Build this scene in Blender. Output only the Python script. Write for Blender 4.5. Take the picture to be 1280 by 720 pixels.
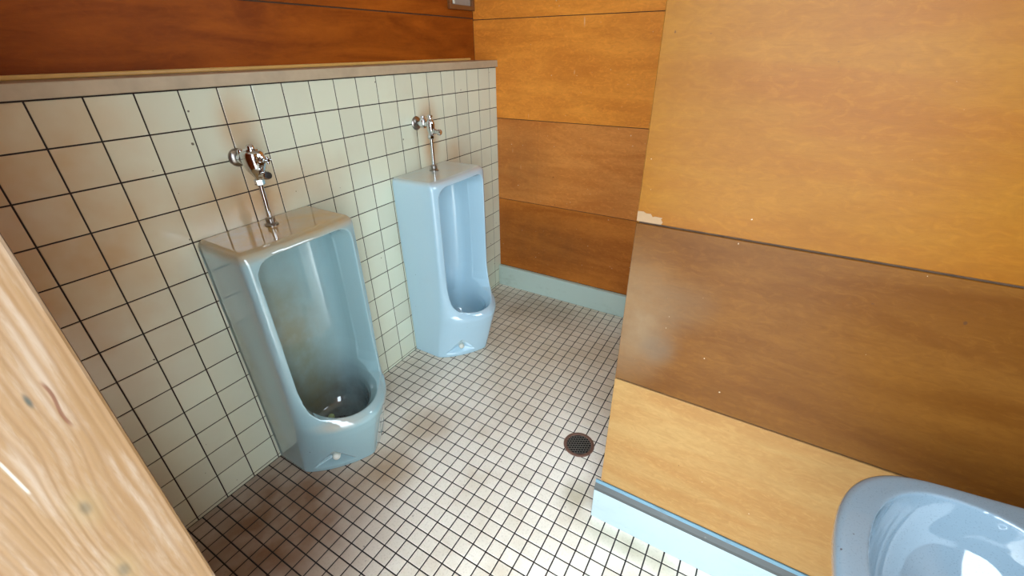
import bpy, bmesh, math, random
from mathutils import Vector, Matrix
random.seed(7)
PI = math.pi
sc = bpy.context.scene
for o in list(bpy.data.objects):
    bpy.data.objects.remove(o)
COL = sc.collection

# ---------------------------------------------------------------- camera
cam_d = bpy.data.cameras.new('camera')
cam = bpy.data.objects.new('camera', cam_d); COL.objects.link(cam)
cam_d.sensor_width = 36.0
cam_d.lens = 537.39 / 1280 * 36.0
cam_d.clip_start = 0.02
R = [[0.862036, 0.506744, -0.010223], [0.238641, -0.423587, -0.873856], [-0.447152, 0.750856, -0.486077]]
cam.matrix_world = Matrix(((R[0][0], -R[1][0], -R[2][0], 1.3927),
                           (R[0][1], -R[1][1], -R[2][1], -0.3254),
                           (R[0][2], -R[1][2], -R[2][2], 1.3983),
                           (0, 0, 0, 1)))
sc.camera = cam

# ---------------------------------------------------------------- world, daylight, exposure
w = bpy.data.worlds.new('sky'); sc.world = w; w.use_nodes = True
bg = w.node_tree.nodes['Background']
bg.inputs[0].default_value = (0.76, 0.89, 1.0, 1)
bg.inputs[1].default_value = 11.6
sc.view_settings.view_transform = 'Standard'
sc.view_settings.look = 'None'
sc.view_settings.gamma = 1
sc.view_settings.use_curve_mapping = False
sc.view_settings.exposure = 0.0

def portal(name, loc, rot, sx, sy):
    d = bpy.data.lights.new(name, 'AREA'); d.shape = 'RECTANGLE'; d.size = sx; d.size_y = sy
    d.cycles.is_portal = True
    o = bpy.data.objects.new(name, d); COL.objects.link(o); o.location = loc; o.rotation_euler = rot
    return o
DOOR_X0, DOOR_X1, DOOR_Z = 1.0, 1.90, 2.05
portal('doorway_daylight', ((DOOR_X0+DOOR_X1)/2, -0.42, DOOR_Z/2), (PI/2, 0, 0), DOOR_X1-DOOR_X0, DOOR_Z)
portal('added_gap_daylight', (.93, -0.42, 2.355), (PI/2, 0, 0), 2.1, .19)  # unseen gap above the entrance, added to brighten the room
WIN_Y0, WIN_Y1, WIN_Z0, WIN_Z1 = 1.0, 1.70, 1.52, 2.12
portal('window_daylight', (2.17, (WIN_Y0+WIN_Y1)/2, (WIN_Z0+WIN_Z1)/2), (0, PI/2, 0), WIN_Z1-WIN_Z0, WIN_Y1-WIN_Y0)

# ---------------------------------------------------------------- node helpers
class NT:
    def __init__(s, name):
        s.m = bpy.data.materials.new(name); s.m.use_nodes = True
        s.t = s.m.node_tree; s.b = s.t.nodes['Principled BSDF']
    def n(s, kind, **kw):
        x = s.t.nodes.new(kind)
        for k, v in kw.items(): setattr(x, k, v)
        return x
    def set(s, sock, v):
        if hasattr(v, 'is_output') or isinstance(v, bpy.types.NodeSocket): s.t.links.new(v, sock)
        elif v is not None: sock.default_value = v
    def math(s, op, a, b=None, c=None, clamp=False):
        x = s.n('ShaderNodeMath', operation=op, use_clamp=clamp)
        s.set(x.inputs[0], a)
        if b is not None: s.set(x.inputs[1], b)
        if c is not None: s.set(x.inputs[2], c)
        return x.outputs[0]
    def pos(s, scale=(1, 1, 1), loc=(0, 0, 0)):
        g = s.n('ShaderNodeNewGeometry')
        m = s.n('ShaderNodeMapping'); m.inputs['Scale'].default_value = scale; m.inputs['Location'].default_value = loc
        s.t.links.new(g.outputs['Position'], m.inputs['Vector'])
        return m.outputs[0]
    def obj(s, scale=(1, 1, 1), loc=(0, 0, 0)):
        g = s.n('ShaderNodeTexCoord')
        m = s.n('ShaderNodeMapping'); m.inputs['Scale'].default_value = scale; m.inputs['Location'].default_value = loc
        s.t.links.new(g.outputs['Object'], m.inputs['Vector'])
        return m.outputs[0]
    def noise(s, vec, scale, detail=3, rough=.5, dist=0):
        x = s.n('ShaderNodeTexNoise'); s.set(x.inputs['Vector'], vec)
        x.inputs['Scale'].default_value = scale; x.inputs['Detail'].default_value = detail
        x.inputs['Roughness'].default_value = rough; x.inputs['Distortion'].default_value = dist
        return x.outputs['Fac']
    def ramp(s, f, a, b, lo=0., hi=1.):
        x = s.n('ShaderNodeMapRange', interpolation_type='SMOOTHSTEP')
        s.set(x.inputs[0], f); x.inputs[1].default_value = a; x.inputs[2].default_value = b
        x.inputs[3].default_value = lo; x.inputs[4].default_value = hi
        return x.outputs[0]
    def mix(s, f, a, b, mode='MIX'):
        x = s.n('ShaderNodeMix', data_type='RGBA', blend_type=mode)
        s.set(x.inputs[0], f)
        s.set(x.inputs[6], a if not isinstance(a, tuple) else (*a, 1)); s.set(x.inputs[7], b if not isinstance(b, tuple) else (*b, 1))
        return x.outputs[2]
    def bump(s, h, strength=.3, dist=.01):
        x = s.n('ShaderNodeBump'); x.inputs['Strength'].default_value = strength; x.inputs['Distance'].default_value = dist
        s.set(x.inputs['Height'], h); s.t.links.new(x.outputs[0], s.b.inputs['Normal'])
    def sep(s, vec):
        x = s.n('ShaderNodeSeparateXYZ'); s.set(x.inputs[0], vec); return x.outputs
    def blob(s, c, r):
        """soft elliptical mask, 1 at the world point c, 0 at radii r"""
        m = s.pos(tuple(1/v for v in r), tuple(-a/b for a, b in zip(c, r)))
        v = s.n('ShaderNodeVectorMath', operation='LENGTH'); s.t.links.new(m, v.inputs[0])
        return s.ramp(v.outputs['Value'], 0.15, 1.0, 1., 0.)
    def out(s, color=None, rough=None, **kw):
        if color is not None: s.set(s.b.inputs['Base Color'], color if not isinstance(color, tuple) else (*color, 1))
        if rough is not None: s.set(s.b.inputs['Roughness'], rough)
        for k, v in kw.items(): s.set(s.b.inputs[k.replace('_', ' ')], v)
        return s.m

def srgb(r, g, b):
    f = lambda c: (c/255/12.92) if c/255 <= .04045 else ((c/255+.055)/1.055)**2.4
    return (f(r), f(g), f(b))

# ---------------------------------------------------------------- materials
def plywood(name, light, dark, along='x', seed=0., rough=.36, fleck=True, stains=(), figure=.32, coat=.0, spec=.16):
    t = NT(name)
    sx = (1, 1, 6)
    v = t.pos(sx, (seed, seed*.7, seed*1.3))
    f1 = t.noise(v, 2.0, 4, .55, .8)          # broad grain figure
    f2 = t.noise(v, 22, 5, .65, .2)          # fine streaks
    v2 = t.pos((1, 1, 1.6), (seed*2, 0, seed))
    f3 = t.noise(v2, 2.3, 4, .55, .3)         # blotches
    c = t.mix(t.ramp(f1, .25, .75), dark, light)
    sw = t.noise(t.pos((1, 1, 2.2), (seed, 1, seed)), 26, 4, .62, 1.6)      # curly figure
    c = t.mix(t.math('MULTIPLY', t.ramp(sw, .5, .68), figure), c, tuple(x*1.22 for x in light))
    c = t.mix(t.math('MULTIPLY', t.ramp(sw, .5, .36), figure*.6), c, tuple(x*.8 for x in dark))
    c = t.mix(t.math('MULTIPLY', t.ramp(f2, .5, .7), .18), c, tuple(x*.75 for x in dark))
    c = t.mix(t.math('MULTIPLY', t.ramp(f3, .48, .75), .4), c, tuple(x*.74 for x in dark))
    fine = t.noise(t.pos((14, 14, 220), (seed, 0, 0)), 6, 3, .6)
    c = t.mix(t.math('MULTIPLY', t.ramp(fine, .55, .75), .16), c, tuple(x*.5 for x in dark))
    for cc, rr, col, a in stains:
        brk = t.math('MULTIPLY', t.blob(cc, rr), t.math('MULTIPLY_ADD', t.noise(t.pos((1, 1, 1)), 14, 4, .6), 1.2, .2, clamp=True))
        c = t.mix(t.math('MULTIPLY', brk, a), c, col)
    if fleck:
        s1 = t.noise(t.pos((1, 1, 1), (seed, 3, 1)), 95, 1, .4)
        c = t.mix(t.math('MULTIPLY', t.ramp(s1, .795, .83), .7), c, srgb(215, 200, 175))
        s2 = t.noise(t.pos((1, 1, 1), (seed+9, 5, 2)), 70, 1, .4)
        c = t.mix(t.math('MULTIPLY', t.ramp(s2, .79, .82), .7), c, srgb(70, 45, 30))
        s3 = t.noise(t.pos((1, 1, .16), (seed+4, 8, 2)), 42, 1, .4)
        c = t.mix(t.math('MULTIPLY', t.ramp(s3, .80, .84), .35), c, srgb(225, 205, 170))
    t.bump(t.math('ADD', t.math('MULTIPLY', f2, .6), fine), .12, .002)
    return t.out(c, t.math('MULTIPLY_ADD', f3, .25, rough-.12), Coat_Weight=coat, Coat_Roughness=.3, Specular_IOR_Level=spec)

M = {}
M['ply_top'] = plywood('varnished_plywood_upper', srgb(133, 87, 21), srgb(125, 74, 14), seed=1.3)
M['ply_mid'] = plywood('varnished_plywood_middle', srgb(107, 67, 21), srgb(90, 51, 11), seed=4.1, figure=.3,
                       stains=[((1.17, .6, .80), (.17, .5, .26), srgb(126, 104, 78), .8), ((1.30, .6, .88), (.1, .5, .1), srgb(96, 80, 62), .3),
                               ((1.26, .6, .74), (.06, .5, .07), srgb(96, 84, 70), .5)])
M['ply_low'] = plywood('varnished_plywood_lower', srgb(152, 118, 71), srgb(143, 102, 56), seed=7.7, figure=.35)
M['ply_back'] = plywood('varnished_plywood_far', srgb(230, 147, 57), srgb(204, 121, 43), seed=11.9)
M['ply_back2'] = plywood('varnished_plywood_far_middle', srgb(211, 136, 66), srgb(185, 109, 46), seed=15.2,
                         stains=[((.15, 1.87, .8), (.3, .5, .35), srgb(120, 80, 48), .4)])
M['ply_back3'] = plywood('varnished_plywood_far_low', srgb(188, 111, 42), srgb(157, 86, 29), seed=19.2,
                         stains=[((.3, 1.87, .35), (.6, .5, .3), srgb(96, 62, 36), .5)])
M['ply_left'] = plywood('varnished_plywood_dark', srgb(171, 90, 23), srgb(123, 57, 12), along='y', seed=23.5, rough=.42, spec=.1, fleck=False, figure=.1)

def seam_dark():
    t = NT('dark_seam'); n = t.noise(t.pos(), 60, 3)
    return t.out(t.mix(n, srgb(40, 26, 16), srgb(92, 66, 44)), .8)
M['seam'] = seam_dark()

def tile_wall():
    t = NT('cream_glazed_tile')
    g = t.sep(t.pos((10, 10, 10), (0, 0.5*0, 0)))
    cy = t.math('FLOOR', g[1]); cz = t.math('FLOOR', t.math('SUBTRACT', g[2], .135*1.0))
    cmb = t.n('ShaderNodeCombineXYZ'); t.set(cmb.inputs[0], cy); t.set(cmb.inputs[1], cz)
    wn = t.n('ShaderNodeTexWhiteNoise', noise_dimensions='2D'); t.t.links.new(cmb.outputs[0], wn.inputs['Vector'])
    c = t.mix(wn.outputs['Value'], srgb(208, 211, 188), srgb(218, 223, 199))
    n = t.noise(t.pos((1, 1, 1), (3, 1, 2)), 3, 4, .6)
    c = t.mix(t.ramp(n, .45, .8, 0, .35), c, srgb(190, 176, 148))
    warm_brown = srgb(190, 134, 68)  # warm wood bounce and pipe shadows painted into the tile colour
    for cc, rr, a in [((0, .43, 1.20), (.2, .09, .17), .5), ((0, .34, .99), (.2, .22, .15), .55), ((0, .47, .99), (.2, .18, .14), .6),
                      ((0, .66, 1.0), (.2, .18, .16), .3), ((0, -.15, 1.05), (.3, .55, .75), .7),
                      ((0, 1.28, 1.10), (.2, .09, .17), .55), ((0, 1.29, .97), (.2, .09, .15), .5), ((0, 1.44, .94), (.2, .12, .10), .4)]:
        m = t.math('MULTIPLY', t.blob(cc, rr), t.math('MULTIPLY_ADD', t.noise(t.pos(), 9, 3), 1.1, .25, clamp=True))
        c = t.mix(t.math('MULTIPLY', m, a), c, warm_brown)
    s = t.noise(t.pos((1, 1, 1), (1, 8, 3)), 60, 1, .4)
    c = t.mix(t.math('MULTIPLY', t.ramp(s, .80, .82), .8), c, srgb(70, 50, 40))
    w = t.noise(t.pos(), 18, 2)
    t.bump(w, .05, .003)
    return t.out(c, t.math('MULTIPLY_ADD', n, .12, .10))
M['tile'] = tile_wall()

def floor_tile():
    t = NT('beige_mosaic_tile')
    g = t.sep(t.pos((1/.0491,)*3, (-.4669/.0491, -.3045/.0491, 0)))
    cx = t.math('FLOOR', g[0]); cy = t.math('FLOOR', g[1])
    cmb = t.n('ShaderNodeCombineXYZ'); t.set(cmb.inputs[0], cx); t.set(cmb.inputs[1], cy)
    wn = t.n('ShaderNodeTexWhiteNoise', noise_dimensions='2D'); t.t.links.new(cmb.outputs[0], wn.inputs['Vector'])
    c = t.mix(wn.outputs['Value'], srgb(230, 223, 208), srgb(241, 235, 221))
    n = t.noise(t.pos((1, 1, 1), (2, 5, 0)), 3.2, 4, .6)
    c = t.mix(t.ramp(n, .42, .75, 0, .55), c, srgb(196, 178, 148))
    # worn and soiled areas; the first patch is entrance-wall shade painted brown
    for cc, rr, col, a in [((.24, .04, 0), (.52, .50, 1), srgb(124, 88, 60), 1.0), ((.65, 1.45, 0), (1.0, .75, 1), srgb(184, 164, 130), .6), ((.42, .36, 0), (.16, .2, 1), srgb(150, 112, 66), .6),  # second patch only warms the far half
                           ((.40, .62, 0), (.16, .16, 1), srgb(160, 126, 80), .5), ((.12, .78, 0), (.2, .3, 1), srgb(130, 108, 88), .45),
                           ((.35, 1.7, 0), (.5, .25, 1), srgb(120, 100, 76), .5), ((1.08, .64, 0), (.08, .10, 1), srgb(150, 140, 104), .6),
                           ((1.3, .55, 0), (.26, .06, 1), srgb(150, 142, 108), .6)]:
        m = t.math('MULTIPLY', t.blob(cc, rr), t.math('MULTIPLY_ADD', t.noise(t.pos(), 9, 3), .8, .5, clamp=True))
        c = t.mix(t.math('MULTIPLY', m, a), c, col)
    d = t.noise(t.pos((1, 1, 1), (9, 2, 0)), 38, 3, .6)
    c = t.mix(t.math('MULTIPLY', t.ramp(d, .69, .76), .6), c, srgb(86, 76, 60))
    f = t.noise(t.pos(), 160, 2)
    c = t.mix(t.ramp(f, .5, .7, 0, .18), c, srgb(140, 128, 108))
    t.bump(t.noise(t.pos(), 45, 3), .12, .002)
    return t.out(c, t.math('MULTIPLY_ADD', n, .25, .24))
M['floor_tile'] = floor_tile()

def simple(name, col, rough=.5, metal=0., nscale=30, var=.15, **kw):
    t = NT(name); n = t.noise(t.pos(), nscale, 4, .6)
    c = t.mix(n, tuple(x*(1-var) for x in col), tuple(min(1, x*(1+var)) for x in col))
    return t.out(c, rough, Metallic=metal, **kw)
M['grout'] = simple('dark_grout', srgb(36, 26, 20), .9)
M['floor_grout'] = simple('dark_floor_grout', srgb(30, 26, 25), .75)
M['stone'] = simple('beige_stone_cap', srgb(178, 160, 132), .4, nscale=14, var=.25)
M['brass'] = simple('pale_varnished_bead', srgb(214, 170, 96), .3)
M['plaster'] = simple('ceiling_board', srgb(200, 190, 170), .7)
M['outside'] = simple('outdoor_paving', srgb(190, 186, 176), .9)
M['steel'] = simple('window_wood', srgb(120, 74, 36), .45)
M['pane_back'] = simple('frosted_glass', srgb(150, 140, 128), .35)

def painted(name, base, chip, stains=()):
    t = NT(name); n = t.noise(t.pos((1, 1, 2)), 9, 5, .65)
    c = t.mix(t.ramp(n, .52, .8, 0, .6), base, chip)
    n2 = t.noise(t.pos((1, 1, 1), (4, 4, 4)), 60, 3, .6)
    c = t.mix(t.ramp(n2, .68, .76, 0, .5), c, srgb(110, 110, 100))
    t.bump(n2, .2, .003)
    return t.out(c, .5)
M['base_far'] = painted('pale_green_concrete', srgb(178, 194, 182), srgb(150, 160, 146))
M['base_near'] = painted('pale_blue_concrete', srgb(154, 168, 170), srgb(139, 155, 158))
M['base_edge'] = painted('grey_dirty_edge', srgb(65, 68, 66), srgb(101, 108, 108))

M['base_bead'] = painted('blue_paint_bead', srgb(94, 127, 141), srgb(70, 86, 94))
def porcelain(name, col, speck=0., tint=None):
    t = NT(name)
    n = t.noise(t.obj(), 4, 3)
    c = t.mix(n, tuple(x*.97 for x in col), tuple(min(1, x*1.03) for x in col))
    if tint:
        for cc, rr, cl, a in tint:
            m = t.math('MULTIPLY', t.blob(cc, rr), t.math('MULTIPLY_ADD', t.noise(t.pos(), 8, 4, .6), 1.2, .25, clamp=True))
            c = t.mix(t.math('MULTIPLY', m, a), c, cl)
    if speck:
        s = t.noise(t.pos((1, 1, 1), (6, 2, 8)), 110, 1, .4)
        c = t.mix(t.math('MULTIPLY', t.ramp(s, .79 if speck > .2 else .83, .81 if speck > .2 else .85), .8), c, srgb(60, 45, 42))
        s = t.noise(t.pos((1, 1, 1), (1, 2, 8)), 420, 1, .4)
        c = t.mix(t.ramp(s, .6, .7, 0, speck), c, tuple(x*.6 for x in col))
    return t.out(c, .06, Coat_Weight=1.0, Coat_Roughness=.02, IOR=1.52)
BLUE = srgb(176, 208, 222)
M['porc1'] = porcelain('pale_blue_porcelain_stained_shaded', srgb(151, 184, 189), 0.12, tint=[
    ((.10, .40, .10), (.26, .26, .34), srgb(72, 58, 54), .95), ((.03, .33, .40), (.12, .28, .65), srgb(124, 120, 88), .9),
    ((.10, .40, .930), (.5, .8, .06), srgb(188, 146, 66), 1.0), ((.20, .20, .5), (.05, .03, .6), srgb(160, 160, 156), .4),  # wood reflection painted on the top, grey shade painted on the left side
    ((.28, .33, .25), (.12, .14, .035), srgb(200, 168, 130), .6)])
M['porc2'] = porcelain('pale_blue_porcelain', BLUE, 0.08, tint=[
    ((.08, 1.2, .935), (.5, .6, .045), srgb(200, 182, 150), .8)])  # reflection of the wooden wall painted tan on the top
M['porc3'] = porcelain('pale_blue_porcelain_basin', srgb(117, 136, 148), .3)
M['chrome'] = NT('chrome').out((.62, .63, .64), .12, Metallic=1.0)
M['chrome_dark'] = NT('tarnished_chrome').out((.36, .33, .30), .28, Metallic=1.0)
M['warm_brown'] = simple('rusty_cast_iron', srgb(112, 82, 68), .55, .1, 60, .3)
M['iron'] = simple('worn_grey_iron', srgb(104, 100, 92), .45, .2, 60, .2)
M['black'] = NT('deep_black_hole').out((.004, .004, .004), .9)
M['cap'] = simple('off_white_plastic_cap', srgb(214, 214, 200), .35)
M['rubber'] = NT('black_rubber').out((.02, .018, .016), .5)
M['deo'] = simple('pale_green_deodorant', srgb(168, 182, 128), .5)

def post_wood():
    t = NT('whitewashed_spruce')
    kn = [((1.0, -.3149, 1.0911), (.1, .014, .030)), ((1.0, -.3195, 1.0128), (.1, .016, .034)), ((1., -.345, 1.19), (.1, .014, .03))]
    p = t.sep(t.pos())
    y = p[1]
    big = t.noise(t.pos((1, 1, .16), (0, 3, 2)), 16, 2, .5)
    off = t.math('MULTIPLY', t.math('SUBTRACT', big, .5), .010)
    for cc, rr in kn:
        off = t.math('ADD', off, t.math('MULTIPLY', t.blob(cc, tuple(v*2.6 for v in rr)), .007))
    yy = t.math('ADD', y, off)
    rng = t.math('SINE', t.math('MULTIPLY', yy, 2*PI/.0062))
    rng2 = t.math('SINE', t.math('MULTIPLY_ADD', yy, 2*PI/.0027, 1.0))
    r = t.math('MULTIPLY_ADD', rng, .5, .5)
    r = t.math('POWER', r, 2.2)
    n = t.noise(t.pos((1, 1, .25), (2, 2, 2)), 45, 4, .6)
    c = t.mix(t.noise(t.pos((1, 1, .4)), 14, 3), srgb(121, 91, 55), srgb(111, 80, 46))
    c = t.mix(t.math('MULTIPLY', r, .13), c, srgb(102, 70, 43))
    c = t.mix(t.math('MULTIPLY', t.math('MULTIPLY_ADD', rng2, .5, .5), .12), c, srgb(95, 68, 41))
    # whitewash left in the grain
    fs = t.noise(t.pos((1, 1, .02), (5, 1, 1)), 420, 3, .6)
    c = t.mix(t.ramp(fs, .45, .7, 0, .3), c, srgb(107, 81, 57))
    wsh = t.math('MULTIPLY', t.ramp(t.noise(t.pos((1, 1, .12), (7, 1, 1)), 60, 5, .7), .44, .66), t.math('MULTIPLY_ADD', rng, -.35, .6, clamp=True))
    c = t.mix(wsh, c, srgb(134, 114, 94))
    for cc, rr in kn:
        c = t.mix(t.math('MULTIPLY', t.blob(cc, rr), .55), c, srgb(120, 98, 63))
        c = t.mix(t.math('MULTIPLY', t.blob(cc, tuple(v*.35 for v in rr)), .6), c, srgb(63, 56, 41))
    g = t.blob((1., -.3055, 1.1938), (.1, .0022, .009)); c = t.mix(t.math('MULTIPLY', g, .9), c, srgb(46, 50, 42))
    # resin split: thin curved line
    zz = t.math('SUBTRACT', p[2], 1.182)
    cy = t.math('ADD', t.math('MULTIPLY', t.math('SINE', t.math('MULTIPLY', zz, 160)), .0008), -.2952)
    line = t.ramp(t.math('ABSOLUTE', t.math('SUBTRACT', y, cy)), .0004, .0016, 1, 0)
    seg = t.ramp(t.math('ABSOLUTE', zz), .015, .024, 1, 0)
    c = t.mix(t.math('MULTIPLY', t.math('MULTIPLY', line, seg), .9), c, srgb(84, 42, 8))
    line = t.ramp(t.math('ABSOLUTE', t.math('SUBTRACT', y, t.math('MULTIPLY_ADD', t.math('SUBTRACT', p[2], 1.146), -.04, -.3322))), .0003, .0012, 1, 0)
    seg = t.ramp(t.math('ABSOLUTE', t.math('SUBTRACT', p[2], 1.146)), .014, .02, 1, 0)
    c = t.mix(t.math('MULTIPLY', t.math('MULTIPLY', line, seg), .7), c, srgb(165, 159, 146))
    t.bump(t.math('ADD', t.math('MULTIPLY', r, -.4), n), .25, .001)
    return t.out(c, .55)
M['post'] = post_wood()

# ---------------------------------------------------------------- mesh helpers
def finish(name, bm, mat, parent=None, smooth=False, loc=None):
    me = bpy.data.meshes.new(name); bm.normal_update(); bm.to_mesh(me); bm.free()
    for m in (mat if isinstance(mat, (list, tuple)) else [mat]): me.materials.append(m)
    if smooth:
        for p in me.polygons: p.use_smooth = True
        me.set_sharp_from_angle(angle=math.radians(38))
    o = bpy.data.objects.new(name, me); COL.objects.link(o)
    if parent is not None: o.parent = parent
    if loc is not None: o.location = loc
    return o
def box(bm, x0, x1, y0, y1, z0, z1, bev=0., mi=0, seg=2):
    vs = [bm.verts.new((x, y, z)) for x in (x0, x1) for y in (y0, y1) for z in (z0, z1)]
    F = [(0, 1, 3, 2), (4, 6, 7, 5), (0, 4, 5, 1), (2, 3, 7, 6), (0, 2, 6, 4), (1, 5, 7, 3)]
    fs = [bm.faces.new([vs[i] for i in f]) for f in F]
    for f in fs: f.material_index = mi
    if bev:
        es = list({e for f in fs for e in f.edges})
        bmesh.ops.bevel(bm, geom=es, offset=bev, segments=seg, affect='EDGES', profile=.5)
def B(*a, **k):
    bm = bmesh.new(); box(bm, *a, **k); return bm
def frame_mat(d):
    d = Vector(d).normalized(); q = d.to_track_quat('Z', 'Y'); return q.to_matrix()
def lathe(bm, base, d, prof, seg=28, cap=True):
    """profile of (distance along d, radius) from base"""
    m = frame_mat(d); base = Vector(base); rings = []
    for h, r in prof:
        rings.append([bm.verts.new(base + m @ Vector((r*math.cos(2*PI*i/seg), r*math.sin(2*PI*i/seg), h))) for i in range(seg)])
    for a, b in zip(rings, rings[1:]):
        for i in range(seg):
            bm.faces.new((a[i], a[(i+1) % seg], b[(i+1) % seg], b[i]))
    if cap:
        bm.faces.new(list(reversed(rings[0]))); bm.faces.new(rings[-1])
def L(base, d, prof, seg=28):
    bm = bmesh.new(); lathe(bm, base, d, prof, seg); return bm
def loft(rings, flip=False):
    bm = bmesh.new(); R_ = [[bm.verts.new(p) for p in r] for r in rings]; n = len(rings[0])
    for a, b in zip(R_, R_[1:]):
        for i in range(n): bm.faces.new((a[i], a[(i+1) % n], b[(i+1) % n], b[i]))
    bm.faces.new(list(reversed(R_[0]))); bm.faces.new(R_[-1])
    bmesh.ops.recalc_face_normals(bm, faces=bm.faces)
    return bm
def empty(name, loc, label=None, cat=None, group=None, rz=0):
    o = bpy.data.objects.new(name, None); COL.objects.link(o); o.location = loc; o.rotation_euler = (0, 0, rz)
    o.empty_display_size = .1
    if label: o['label'] = label; o['category'] = cat
    if group: o['group'] = group
    return o
def tag(o, label, cat, group=None):
    o['label'] = label; o['category'] = cat
    if group: o['group'] = group
    return o
def struct(name, bm, mat, parent=None, smooth=False):
    o = finish(name, bm, mat, parent, smooth)
    if parent is None: o['kind'] = 'structure'
    return o
def carve(solid, cutters, voxel, smooth=6, factor=.5, pre=None):
    """solid minus cutters, remeshed and softened like cast ceramic; returns a mesh"""
    base = bpy.data.objects.new('t', bpy.data.meshes.new('t')); solid.to_mesh(base.data); solid.free(); COL.objects.link(base)
    tmp = [base]
    for i, c in enumerate(cutters):
        o = bpy.data.objects.new('c', bpy.data.meshes.new('c')); c.to_mesh(o.data); c.free(); COL.objects.link(o); tmp.append(o)
        md = base.modifiers.new('b%d' % i, 'BOOLEAN'); md.operation = 'DIFFERENCE'; md.object = o; md.solver = 'EXACT'
    rm = base.modifiers.new('r', 'REMESH'); rm.mode = 'VOXEL'; rm.voxel_size = voxel; rm.use_smooth_shade = True
    sm = base.modifiers.new('s', 'SMOOTH'); sm.factor = factor; sm.iterations = smooth
    dg = bpy.context.evaluated_depsgraph_get(); dg.update()
    me = bpy.data.meshes.new_from_object(base.evaluated_get(dg))
    for o in tmp:
        m_ = o.data; bpy.data.objects.remove(o); bpy.data.meshes.remove(m_)
    for p in me.polygons: p.use_smooth = True
    me.materials.clear()
    return me
def interp(tab, z):
    if z <= tab[0][0]: return tab[0][1]
    for (a, va), (b, vb) in zip(tab, tab[1:]):
        if z <= b:
            u = (z-a)/(b-a); return va+(vb-va)*u
    return tab[-1][1]

# ================================================================ THE ROOM
YB = 1.87           # far wall
CEIL = 2.45
# floor: grout bed with one tile laid per cell
PF = .0491
bm = bmesh.new(); box(bm, -.135, 2.05, -.44, YB, -.05, -.0016, mi=1)
ix0, ix1 = int(math.floor((0-.4669)/PF)), int(math.ceil((2.05-.4669)/PF))
iy0, iy1 = int(math.floor((-.44-.3045)/PF)), int(math.ceil((YB-.3045)/PF))
G = .0022
for i in range(ix0, ix1):
    for j in range(iy0, iy1):
        x0 = max(.4669+i*PF+G, 0.0015); x1 = min(.4669+(i+1)*PF-G, 2.048)
        y0 = max(.3045+j*PF+G, -.438); y1 = min(.3045+(j+1)*PF-G, YB)
        if x1-x0 < .004 or y1-y0 < .004: continue
        tx, ty, tz = random.gauss(0, .004), random.gauss(0, .004), random.gauss(0, .00012)
        e = .0012; cx, cy = (x0+x1)/2, (y0+y1)/2
        top = [(x0+e, y0+e), (x1-e, y0+e), (x1-e, y1-e), (x0+e, y1-e)]
        bot = [(x0, y0), (x1, y0), (x1, y1), (x0, y1)]
        tv = [bm.verts.new((a, b, tz+(a-cx)*tx+(b-cy)*ty)) for a, b in top]
        mv = [bm.verts.new((a, b, tz-.0006+(a-cx)*tx+(b-cy)*ty)) for a, b in bot]
        bv = [bm.verts.new((a, b, -.003)) for a, b in bot]
        bm.faces.new(tv)
        for k in range(4):
            bm.faces.new((mv[k], mv[(k+1) % 4], tv[(k+1) % 4], tv[k])); bm.faces.new((bv[k], bv[(k+1) % 4], mv[(k+1) % 4], mv[k]))
struct('floor', bm, [M['floor_tile'], M['floor_grout']])

# tiled half-height wall
ZT = 1.3135
bm = bmesh.new(); box(bm, -.135, -.0014, -.28, YB, -.04, ZT, mi=1)
for c in range(-3, 19):
    for r in range(0, 14):
        y0 = max(c*.1+.0018, -.278); y1 = min((c+1)*.1-.0018, YB-.001)
        z1 = ZT-r*.1-(.0018 if r else .003); z0 = max(ZT-(r+1)*.1+.0018, .0005)
        if y1-y0 < .005 or z1-z0 < .004: continue
        ty, tz = random.gauss(0, .0025), random.gauss(0, .0025)
        e = .0012; cy, cz = (y0+y1)/2, (z0+z1)/2
        f = lambda a, b: (a-cy)*ty+(b-cz)*tz
        top = [(y0+e, z0+e), (y1-e, z0+e), (y1-e, z1-e), (y0+e, z1-e)]
        bot = [(y0, z0), (y1, z0), (y1, z1), (y0, z1)]
        tv = [bm.verts.new((.0002+f(a, b), a, b)) for a, b in top]
        mv = [bm.verts.new((-.0005+f(a, b), a, b)) for a, b in bot]
        bv = [bm.verts.new((-.0022, a, b)) for a, b in bot]
        bm.faces.new(tv)
        for k in range(4):
            bm.faces.new((mv[k], mv[(k+1) % 4], tv[(k+1) % 4], tv[k])); bm.faces.new((bv[k], bv[(k+1) % 4], mv[(k+1) % 4], mv[k]))
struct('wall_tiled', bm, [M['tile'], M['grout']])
# stone cap of the tiled wall and the bead behind it
struct('trim_1', B(-.134, .013, -.278, YB-.001, ZT+.001, 1.347, bev=.003), M['stone'])
struct('trim_2', B(-.134, -.118, -.278, YB-.06, 1.3475, 1.358, bev=.003), M['brass'])

def boarded(name, panels, backing):
    """a wall whose boards are parts; panels = list of (bmesh, material)"""
    o = struct(name, backing, M['seam'])
    for b_, m_ in panels: finish('panel', b_, m_, o)
    return o
# upper left wooden wall
pl = []
zs = [1.36, 1.5395, 2.10, CEIL]
for k in range(3):
    g = .0022
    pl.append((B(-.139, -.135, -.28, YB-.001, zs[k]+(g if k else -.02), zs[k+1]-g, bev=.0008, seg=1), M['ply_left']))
boarded('wall_left', pl, B(-.19, -.1392, -.28, YB+.05, -.04, CEIL))
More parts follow.
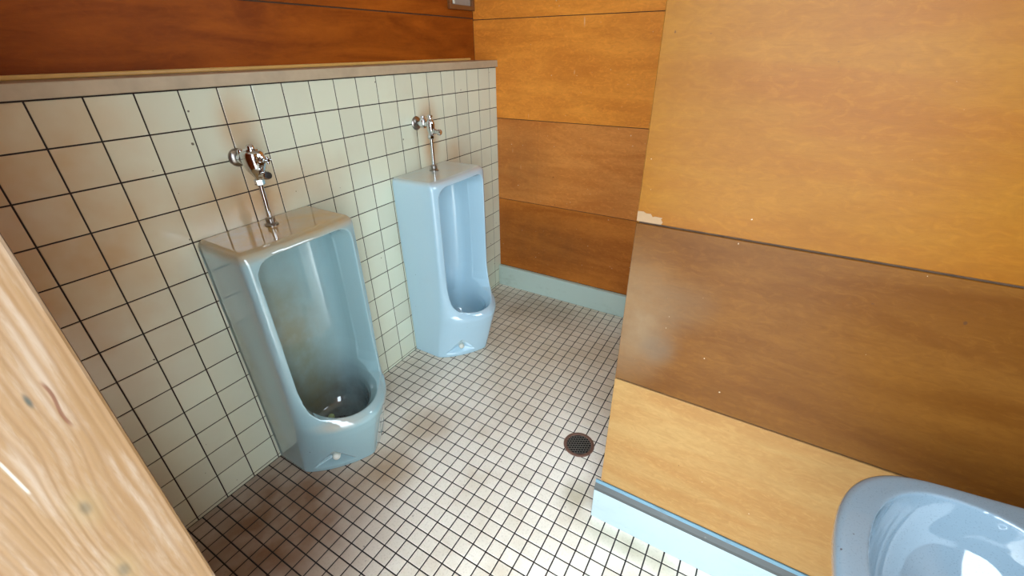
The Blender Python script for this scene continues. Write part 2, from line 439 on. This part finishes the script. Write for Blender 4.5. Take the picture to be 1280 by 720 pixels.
# far wall
pl = []
zs = [.14, .593, 1.057, 1.533, 2.0, CEIL]
ms = [M['ply_back3'], M['ply_back2'], M['ply_back'], M['ply_back'], M['ply_back']]
for k in range(5):
    g = .0016
    if k == 1:
        pl.append((B(-.001, .262, YB, YB+.004, zs[k]+g, zs[k+1]-g, bev=.0006, seg=1), ms[k]))
        pl.append((B(.2625, 2.05, YB, YB+.004, zs[k]+g, zs[k+1]-g, bev=.0006, seg=1), ms[k]))
    else:
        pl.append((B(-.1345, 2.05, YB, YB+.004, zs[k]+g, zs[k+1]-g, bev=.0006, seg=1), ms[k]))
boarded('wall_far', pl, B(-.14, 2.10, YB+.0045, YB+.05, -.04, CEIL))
struct('baseboard_far', B(.001, 2.048, 1.841, YB-.0005, .0008, .142, bev=.005), M['base_far'])
# wooden partition in front
PY = .60
pl = []
zs = [.178, .606, 1.0575, 1.85, CEIL]
ms = [M['ply_low'], M['ply_mid'], M['ply_top'], M['ply_top']]
for k in range(4):
    g = .0022
    pl.append((B(1.167, 2.048, PY, PY+.0055, zs[k]+(g if k else 0), zs[k+1]-g, bev=.0012, seg=1), ms[k]))
    pl.append((B(1.167, 2.048, PY+.0665, PY+.072, zs[k]+g, zs[k+1]-g, bev=.0012, seg=1), ms[k]))
boarded('wall_partition', pl, B(1.172, 2.05, PY+.0058, PY+.066, .002, CEIL))
# its end board
o = bpy.data.objects['wall_partition']
finish('end_board', B(1.1668, 1.1718, PY+.0058, PY+.0662, .178, CEIL, bev=.0008, seg=1), M['ply_top'], o)
bp = bmesh.new(); prof = [(1.1675, 1.0605), (1.221, 1.0605), (1.224, 1.066), (1.219, 1.072), (1.222, 1.0755), (1.206, 1.0765), (1.201, 1.0745), (1.196, 1.081), (1.186, 1.0805), (1.180, 1.084), (1.1675, 1.083)]
va = [bp.verts.new((x, PY-.0006, z)) for x, z in prof]; vb = [bp.verts.new((x, PY, z)) for x, z in prof]
bp.faces.new(va)
for k in range(len(prof)): bp.faces.new((va[k], vb[k], vb[(k+1) % len(prof)], va[(k+1) % len(prof)]))
bmesh.ops.recalc_face_normals(bp, faces=bp.faces)
finish('bare_patch', bp, simple('bare_wood', srgb(142, 112, 79), .7), o)
bb = struct('baseboard_near', B(1.152, 2.048, .586, PY-.0005, .0008, .1385, bev=.003), M['base_near'])
def ridge(name, prof, m_):
    b_ = bmesh.new(); A_ = [b_.verts.new((1.1525, y, z)) for y, z in prof]; C_ = [b_.verts.new((2.0475, y, z)) for y, z in prof]
    b_.faces.new(A_); b_.faces.new(list(reversed(C_)))
    for k in range(len(prof)): b_.faces.new((A_[k], C_[k], C_[(k+1) % len(prof)], A_[(k+1) % len(prof)]))
    bmesh.ops.recalc_face_normals(b_, faces=b_.faces); finish(name, b_, m_, bb)
ridge('worn_top_edge', [(.5862, .1385), (.5995, .1385), (.5995, .170), (.5955, .170), (.5875, .150)], M['base_edge'])
ridge('paint_bead', [(.594, .1665), (.5995, .1665), (.5995, .178), (.596, .178)], M['base_bead'])
# walls that close the room (door side, basin side), ceiling
bm = bmesh.new()
box(bm, -.19, .8995, -.40, -.281, -.04, 2.05)
box(bm, 1.0005, 2.0495, -.40, -.281, 2.05, 2.26)
box(bm, -.19, .8995, -.40, -.281, 2.0501, 2.26)  # stops short of the ceiling, leaving the added daylight gap
box(bm, DOOR_X1, 2.0495, -.40, -.281, -.04, 2.05)
struct('wall_entrance', bm, M['ply_left'])
bm = bmesh.new()
box(bm, 2.05, 2.14, -.40, WIN_Y0, -.04, CEIL); box(bm, 2.05, 2.14, WIN_Y1, YB+.05, -.04, CEIL)
box(bm, 2.05, 2.14, WIN_Y0, WIN_Y1, -.04, WIN_Z0); box(bm, 2.05, 2.14, WIN_Y0, WIN_Y1, WIN_Z1, CEIL)
struct('wall_right', bm, M['ply_top'])
bm = bmesh.new()
for a in ((WIN_Y0, WIN_Y0+.03, WIN_Z0, WIN_Z1), (WIN_Y1-.03, WIN_Y1, WIN_Z0, WIN_Z1), (WIN_Y0, WIN_Y1, WIN_Z0, WIN_Z0+.03), (WIN_Y0, WIN_Y1, WIN_Z1-.03, WIN_Z1)):
    box(bm, 2.07, 2.12, *a)
struct('window_1', bm, M['steel'])
struct('ceiling', B(-.19, 2.14, -.40, YB+.05, CEIL, CEIL+.04), M['plaster'])
struct('ground', B(-3, 5, -6, -.45, -.10, -.02), M['outside'])

# small wooden-framed window high in the left wall, only its foot in view
wf = bmesh.new()
box(wf, -.135, -.118, 1.66, 1.868, 1.572, 1.592, bev=.002); box(wf, -.135, -.118, 1.66, 1.682, 1.592, 1.9, bev=.002)
box(wf, -.135, -.118, 1.846, 1.868, 1.592, 1.9, bev=.002); box(wf, -.135, -.118, 1.682, 1.846, 1.88, 1.9, bev=.002)
wo = struct('window_2', wf, M['steel'])
finish('pane', B(-.1345, -.130, 1.683, 1.845, 1.5925, 1.879), M['pane_back'], wo)
finish('latch', B(-.1298, -.121, 1.690, 1.704, 1.594, 1.622, bev=.002), M['cap'], wo)

# doorpost beside the camera
tag(finish('door_post', B(.90, 1.0, -.40, -.2722, .0, CEIL-.002, bev=.0025), M['post']),
    'pale whitewashed timber door post with knots at the left edge, nearest the viewer', 'post')

# ================================================================ URINALS
def plan(z_, xs, nose, hw, n, m=22):
    pts = [(0, -hw)]
    for i in range(1, 6): pts.append((xs*i/6, -hw))
    for i in range(2*m+1):
        th = -PI/2 + PI*i/(2*m)
        c, s = math.cos(th), math.sin(th)
        x = xs+(nose-xs)*(abs(c)**(2/n)); y = hw*math.copysign(abs(s)**(2/n), s)
        pts.append((x, y))
    for i in range(5, 0, -1): pts.append((xs*i/6, hw))
    pts.append((0, hw))
    return [(x, y, z_) for x, y in pts]
T_nose = [(0, .312), (.1, .338), (.19, .360), (.226, .366), (.240, .363), (.252, .352), (.266, .328), (.30, .296), (.34, .272), (.38, .256), (.43, .246), (.5, .241), (.8, .241), (.876, .241), (.890, .2385), (.902, .232), (.910, .223), (.9155, .206)]
T_xs = [(0, .150), (.1, .162), (.22, .180), (.3, .190), (.38, .198), (.5, .203), (.9, .203), (.9155, .19)]
T_n = [(0, 1.34), (.1, 1.42), (.2, 1.56), (.26, 1.68), (.32, 2.0), (.4, 2.4), (.5, 2.9), (.9155, 3.0)]
T_hw = [(0, .1935), (.5, .195), (.893, .195), (.904, .1925), (.911, .188), (.9155, .180)]
def urinal_mesh():
    zz = [0, .012]+[.03+.02*i for i in range(9)]+[.205+.01*i for i in range(26)]+[.47+.04*i for i in range(11)]+[.88, .885, .89, .894, .898, .902, .906, .9095, .912, .914, .9155]
    zz = sorted(set(round(z, 4) for z in zz))
    outer = loft([plan(z, interp(T_xs, z), interp(T_nose, z), interp(T_hw, z), interp(T_n, z)) for z in zz])
    cuts = []
    # inner bowl: closed stack of outlines; x from back wall to mouth
    def cav(z, xb, xf, hw, nb, nf, m=14):
        pts = []; xc = xb+min(.10, (xf-xb)*.5)
        for i in range(2*m+1):         # back half
            th = PI/2 + PI*i/(2*m); c, s = math.cos(th), math.sin(th)
            pts.append((xc+(xc-xb)*(-(abs(c)**(2/nb))), hw*math.copysign(abs(s)**(2/nb), s), z))
        for i in range(1, 2*m):
            th = -PI/2 + PI*i/(2*m); c, s = math.cos(th), math.sin(th)
            pts.append((xc+(xf-xc)*(abs(c)**(2/nf)), hw*math.copysign(abs(s)**(2/nf), s), z))
        return pts
    rows = [  # z, back x, front x, half width, n back, n front
        (.096, .10, .20, .06, 2, 2), (.100, .075, .225, .085, 2, 2), (.112, .058, .248, .103, 2.1, 1.9), (.13, .048, .264, .114, 2.2, 1.8),
        (.16, .042, .282, .121, 2.4, 1.75), (.19, .040, .294, .124, 2.6, 1.7), (.215, .038, .303, .125, 2.8, 1.7), (.238, .036, .312, .128, 3, 1.85),
        (.255, .036, .330, .130, 3, 2.1), (.28, .036, .365, .132, 3, 2.4), (.32, .036, .42, .138, 3, 4), (.40, .035, .46, .147, 3, 8),
 (.60, .035, .46, .150, 3, 8), (.78, .035, .46, .149, 3, 8), (.82, .037, .46, .148, 3, 8),
        (.838, .044, .46, .146, 3, 8), (.850, .060, .46, .142, 3, 8), (.859, .09, .46, .134, 3, 8), (.864, .14, .46, .122, 3, 8), (.866, .17, .46, .11, 3, 8)]
    cuts.append(loft([cav(*r) for r in rows]))
    # the face slopes inwards around the mouth and meets the bowl in a soft crease
    def mouth(x, u):
        hw = .1513+.019*u; zt = .8672+.024*u; r = .052; q = []
        for s_ in (1, -1):
            arc = [(s_*(hw-r+r*math.sin(a)), zt-r+r*math.cos(a)) for a in [PI/2*i/8 for i in range(9)]]
            v = min(u, 1.2)
            sd = [(s_*(hw-.0015*k/6), (zt-r)-(zt-r-.42)*k/6) for k in range(1, 7)]+[(s_*(.1465+.018*v), .36), (s_*(.1385+.018*v), .318), (s_*(.120+.018*v), .284), (s_*(.091+.004*v), .2665)]
            q.append(arc+sd)
        pts = q[0]+list(reversed(q[1]))
        return [(x, y, z) for y, z in pts]
    cuts.append(loft([mouth(.1503, 0.001), mouth(.185, .30), mouth(.215, .62), mouth(.245, 1.05), mouth(.4937, 2.13)]))
    # scoops beside the foot for the floor bolts
    for s in (-1, 1):
        b = bmesh.new()
        n_ = Vector((.70, s*.71, 0))
        P = [Vector((.170, s*.184, .020)), Vector((.306, s*.044, .022)), Vector((.262, s*.126, .118)), Vector((.2466, s*.115, .046))]
        vs = [b.verts.new(P[0]+n_*.012), b.verts.new(P[1]+n_*.012), b.verts.new(P[2]+n_*.006), b.verts.new(P[3]-n_*.032)]
        for f in ((0, 1, 2), (0, 1, 3), (1, 2, 3), (2, 0, 3)): b.faces.new([vs[i] for i in f])
        bmesh.ops.recalc_face_normals(b, faces=b.faces); cuts.append(b)
    return carve(outer, cuts, .0026, smooth=7)
UM = urinal_mesh()
def make_urinal(cy, mat, label):
    t = empty('urinal', (0.001, cy, .001), label, 'urinal', 'wall urinals on the tiled wall')
    me = UM.copy(); me.materials.append(mat)
    b = bpy.data.objects.new('bowl', me); COL.objects.link(b); b.parent = t
    # drain strainer with holes
    st = bmesh.new(); lathe(st, (.155, 0.0, .0952), (0, 0, 1), [(0, .03), (.0022, .030), (.003, .0285)], 32)
    s = finish('drain_strainer', st, mat, t, True)
    h = bmesh.new()
    for i in range(-2, 3):
        for j in range(-2, 3):
            if abs(i)+abs(j) > 3: continue
            lathe(h, (.155+i*.0095, j*.0095+(i % 2)*.003, .0978), (0, 0, 1), [(0, .0031), (.0007, .0031)], 10)
    finish('drain_holes', h, M['black'], s)
    for sgn in (-1, 1):
        k = bmesh.new(); lathe(k, (.2354, sgn*.1036, .052), (.70, sgn*.71, .25), [(-.012, .0140), (.010, .0140), (.0145, .0120), (.018, .0075), (.0195, .001)], 24)
        finish('bolt_cap', k, M['cap'], t, True)
    return t
make_urinal(.401, M['porc1'], 'nearer stained pale blue urinal, with a deodorant ball in its basin')
make_urinal(1.199, M['porc2'], 'farther clean pale blue urinal, beside the far wooden wall')
bm = bmesh.new(); bmesh.ops.create_icosphere(bm, subdivisions=3, radius=.0125)
tag(finish('deodorant_ball', bm, M['deo'], None, True, (.118, .385, .1135)), 'small pale green deodorant ball lying in the nearer urinal', 'ball')

# ================================================================ FLUSH VALVES
def valve_near(cy):
    t = empty('flush_valve', (.0, cy, .917), 'bulky chrome flush valve and pipe above the nearer urinal', 'flush valve', 'flush valves above the urinals')
    def P(name, bm, m='chrome', par=t): return finish(name, bm, M[m], par, True)
    z = 0.0
    P('wall_flange', L((0.0006, -.004, .203), (1, 0, 0), [(0, .027), (.003, .027), (.008, .024), (.012, .014), (.013, .011)]), 'chrome_dark')
    P('inlet_pipe', L((.010, -.004, .203), (1, 0, 0), [(0, .0105), (.014, .0105), (.0145, .017), (.028, .017), (.0285, .012), (.05, .012)]))
    P('inlet_cap', L((.026, -.004, .214), (0, 0, 1), [(0, .009), (.010, .009), (.015, .006), (.016, .002)]))
    bd = bmesh.new(); lathe(bd, (.078, 0, .145), (0, 0, 1), [(0, .010), (.008, .012), (.018, .019), (.032, .027), (.046, .031), (.064, .033), (.078, .032), (.084, .028), (.086, .022)], 36)
    b = P('valve_body', bd)
    P('top_cap', L((.078, 0, .2305), (0, 0, 1), [(0, .020), (.004, .020), (.005, .012), (.012, .011), (.016, .007), (.017, .002)]))
    P('control_stem', L((.106, 0, .207), (1, 0, .05), [(0, .015), (.010, .015), (.011, .010), (.020, .010), (.021, .006), (.032, .006), (.033, .0045), (.048, .004)], 24))
    cr = L((.148, -.011, .209), (0, 1, 0), [(0, .0025), (.001, .0035), (.021, .0035), (.022, .0025)], 12); lathe(cr, (.148, 0, .198), (0, 0, 1), [(0, .0025), (.001, .0035), (.021, .0035), (.022, .0025)], 12)
    P('stem_handle', cr)
    nk = L((.078, 0, .160), (1, .12, .02), [(0, .010), (.030, .010), (.031, .013), (.038, .013), (.042, .011)], 24)
    P('push_button_housing', nk)
    P('push_button', L((.1195, .005, .1608), (1, .12, .02), [(0, .0095), (.006, .0095), (.009, .007), (.0095, .001)], 20), 'rubber')
    P('coupling_nut', L((.075, 0, .128), (0, 0, 1), [(0, .013), (.002, .0145), (.016, .0145), (.018, .012), (.020, .009)], 6))
    P('flush_pipe', L((.072, 0, .012), (.003, 0, .12), [(0, .0072), (.12, .0072)]))
    P('pipe_collar', L((.072, 0, .0002), (0, 0, 1), [(0, .0205), (.003, .0205), (.006, .015), (.009, .012), (.011, .0145), (.022, .0145), (.024, .010), (.026, .0078)]), 'chrome_dark')
    return t
def valve_far(cy):
    t = empty('flush_valve', (.0, cy, .917), 'slender chrome flush valve and pipe above the farther urinal', 'flush valve', 'flush valves above the urinals')
    def P(name, bm, m='chrome', par=t): return finish(name, bm, M[m], par, True)
    P('wall_flange', L((0.0006, 0, .198), (1, 0, 0), [(0, .029), (.003, .029), (.008, .025), (.012, .014), (.013, .011)]), 'chrome_dark')
    P('inlet_pipe', L((.010, 0, .198), (1, 0, 0), [(0, .0105), (.022, .0105), (.023, .017), (.040, .017), (.041, .011), (.075, .011)]))
    P('stop_valve', L((.042, 0, .190), (0, 0, 1), [(0, .010), (.004, .015), (.022, .016), (.030, .012), (.034, .009), (.040, .009), (.042, .003)]))
    P('valve_body', L((.082, 0, .155), (0, 0, 1), [(0, .010), (.008, .013), (.022, .017), (.044, .018), (.054, .016), (.062, .012), (.064, .009)], 32))
    P('top_cap', L((.082, 0, .2185), (0, 0, 1), [(0, .010), (.003, .008), (.008, .008), (.010, .012), (.016, .012), (.018, .009), (.019, .002)]))
    lv = L((.085, 0, .172), (1, .12, -.12), [(0, .011), (.02, .011), (.021, .009), (.030, .009), (.034, .0125), (.044, .0125), (.048, .009), (.0485, .002)], 24)
    P('push_button', lv)
    P('coupling_nut', L((.079, 0, .138), (0, 0, 1), [(0, .013), (.002, .0145), (.014, .0145), (.017, .012), (.020, .010)], 6))
    P('flush_pipe', L((.078, 0, .012), (.001, 0, .13), [(0, .0075), (.13, .0075)]))
    P('pipe_collar', L((.078, 0, .0002), (0, 0, 1), [(0, .0205), (.003, .0205), (.006, .015), (.009, .012), (.011, .0145), (.022, .0145), (.024, .010), (.026, .0078)]), 'chrome_dark')
    return t
valve_near(.401)
valve_far(1.199)

# ================================================================ FLOOR DRAIN
def floor_drain(x, y):
    t = empty('floor_drain', (x, y, 0), 'round rusty brown floor drain with a perforated grate, in the mosaic floor', 'drain')
    bm = bmesh.new(); lathe(bm, (0, 0, 0), (0, 0, 1), [(.0006, .048), (.0006, .0615), (.0022, .061), (.0034, .058), (.0034, .051), (.0014, .048)], 56, cap=False)
    fs = list(bm.verts)
    n = 56
    for i in range(n):
        bm.faces.new((fs[5*n+i], fs[5*n+(i+1) % n], fs[(i+1) % n], fs[i]))
    finish('rim', bm, M['warm_brown'], t)
    finish('sump', L((0, 0, .0004), (0, 0, 1), [(0, .0485), (.0004, .0485)], 48), M['black'], t)
    # grate: lattice of bars with offset oblong openings
    bm = bmesh.new(); pitch = .0105; row = .0105
    for i in range(-5, 6):
        yy = i*row; half = math.sqrt(max(0, .0495**2-yy*yy))
        if half < .006: continue
        box(bm, -half, half, yy-.0008, yy+.0008, .0010, .0026)
    for i in range(-5, 5):
        ym = (i+.5)*row
        for k in range(-6, 7):
            xx = (k+(.5 if i % 2 else 0))*pitch
            if xx*xx+ym*ym > .046**2: continue
            box(bm, xx-.0009, xx+.0009, ym-row/2+.0005, ym+row/2-.0005, .0010, .0026)
    o = finish('grate', bm, M['iron'], t); o.rotation_euler = (0, 0, math.radians(28))
    return t
floor_drain(1.0005, .846)

# ================================================================ WASH BASIN
def basin():
    t = empty('wash_basin', (0, 0, .012), 'pale blue speckled wash basin at the bottom right, before the partition', 'wash basin')
    CY = .175; WX = 2.049
    def outl(z, xf, hwf, hwb, r, inset=0):
        # front edge at xf, sides flare to hwb at the wall; rounded front corners
        pts = []; m = 12
        sl = (hwb-hwf)/(WX-xf)
        for s in (-1, 1):
            D = r*1.25; m = 18; front = []
            for i in range(m+1):
                a = PI/2*i/m; n_ = 2.9
                front.append((xf+D-D*math.cos(a)**(2/n_) - .012*math.cos(a), hwf*math.sin(a)**(2/n_)))
            front = [(x, y+(hwb-hwf)*(x-xf)/(WX-xf)*min(1, y/hwf*1.5)) for x, y in front]
            seq = front+[(xf+D+(WX-xf-D)*i/8, hwf+(hwb-hwf)*(D+(WX-xf-D)*i/8)/(WX-xf)) for i in range(1, 9)]
            if s == 1: pts += [(x, CY+y, z) for x, y in seq]
            else: A = [(x, CY-y, z) for x, y in seq][1:]
        return pts + list(reversed(A))
    rows = [(.52, 1.90, .13, .15, .06), (.56, 1.80, .16, .18, .07), (.61, 1.71, .20, .225, .08), (.66, 1.660, .224, .26, .10), (.69, 1.636, .236, .276, .115),
            (.71, 1.626, .243, .286, .122), (.725, 1.621, .2455, .290, .125), (.738, 1.620, .246, .291, .125), (.745, 1.622, .2445, .289, .123), (.749, 1.626, .242, .286, .121), (.7505, 1.633, .238, .281, .118)]
    outer = loft([outl(z, a, b, c, r) for z, a, b, c, r in rows])
    def bowl(z, cx, hx, hy, n):
        return [(cx+hx*math.copysign(abs(math.cos(a))**(2/n), math.cos(a)), CY+hy*math.copysign(abs(math.sin(a))**(2/n), math.sin(a)), z) for a in [2*PI*i/144 for i in range(144)]]
    rows = []
    for k in range(31):
        h = k/30; z = .588+.160*h*h if k < 30 else .748
        r_ = (1-(1-min(1, (z-.586)/.166))**2.5)**(1/2.5)
        rows.append((z, 1.788, .1405*r_, .2285*r_, 2.4))
    rows.append((.77, 1.788, .1415, .2295, 2.4))
    cut = loft([bowl(*r) for r in rows])
    me = carve(outer, [cut], .003, smooth=9)
    me.materials.append(M['porc3'])
    o = bpy.data.objects.new('basin', me); COL.objects.link(o); o.parent = t
    d = bmesh.new(); lathe(d, (1.80, CY, .5862), (0, 0, 1), [(0, .021), (.002, .021), (.003, .017), (.0015, .010), (.001, .002)], 28)
    finish('drain', d, M['chrome'], t, True)
    return t
basin()
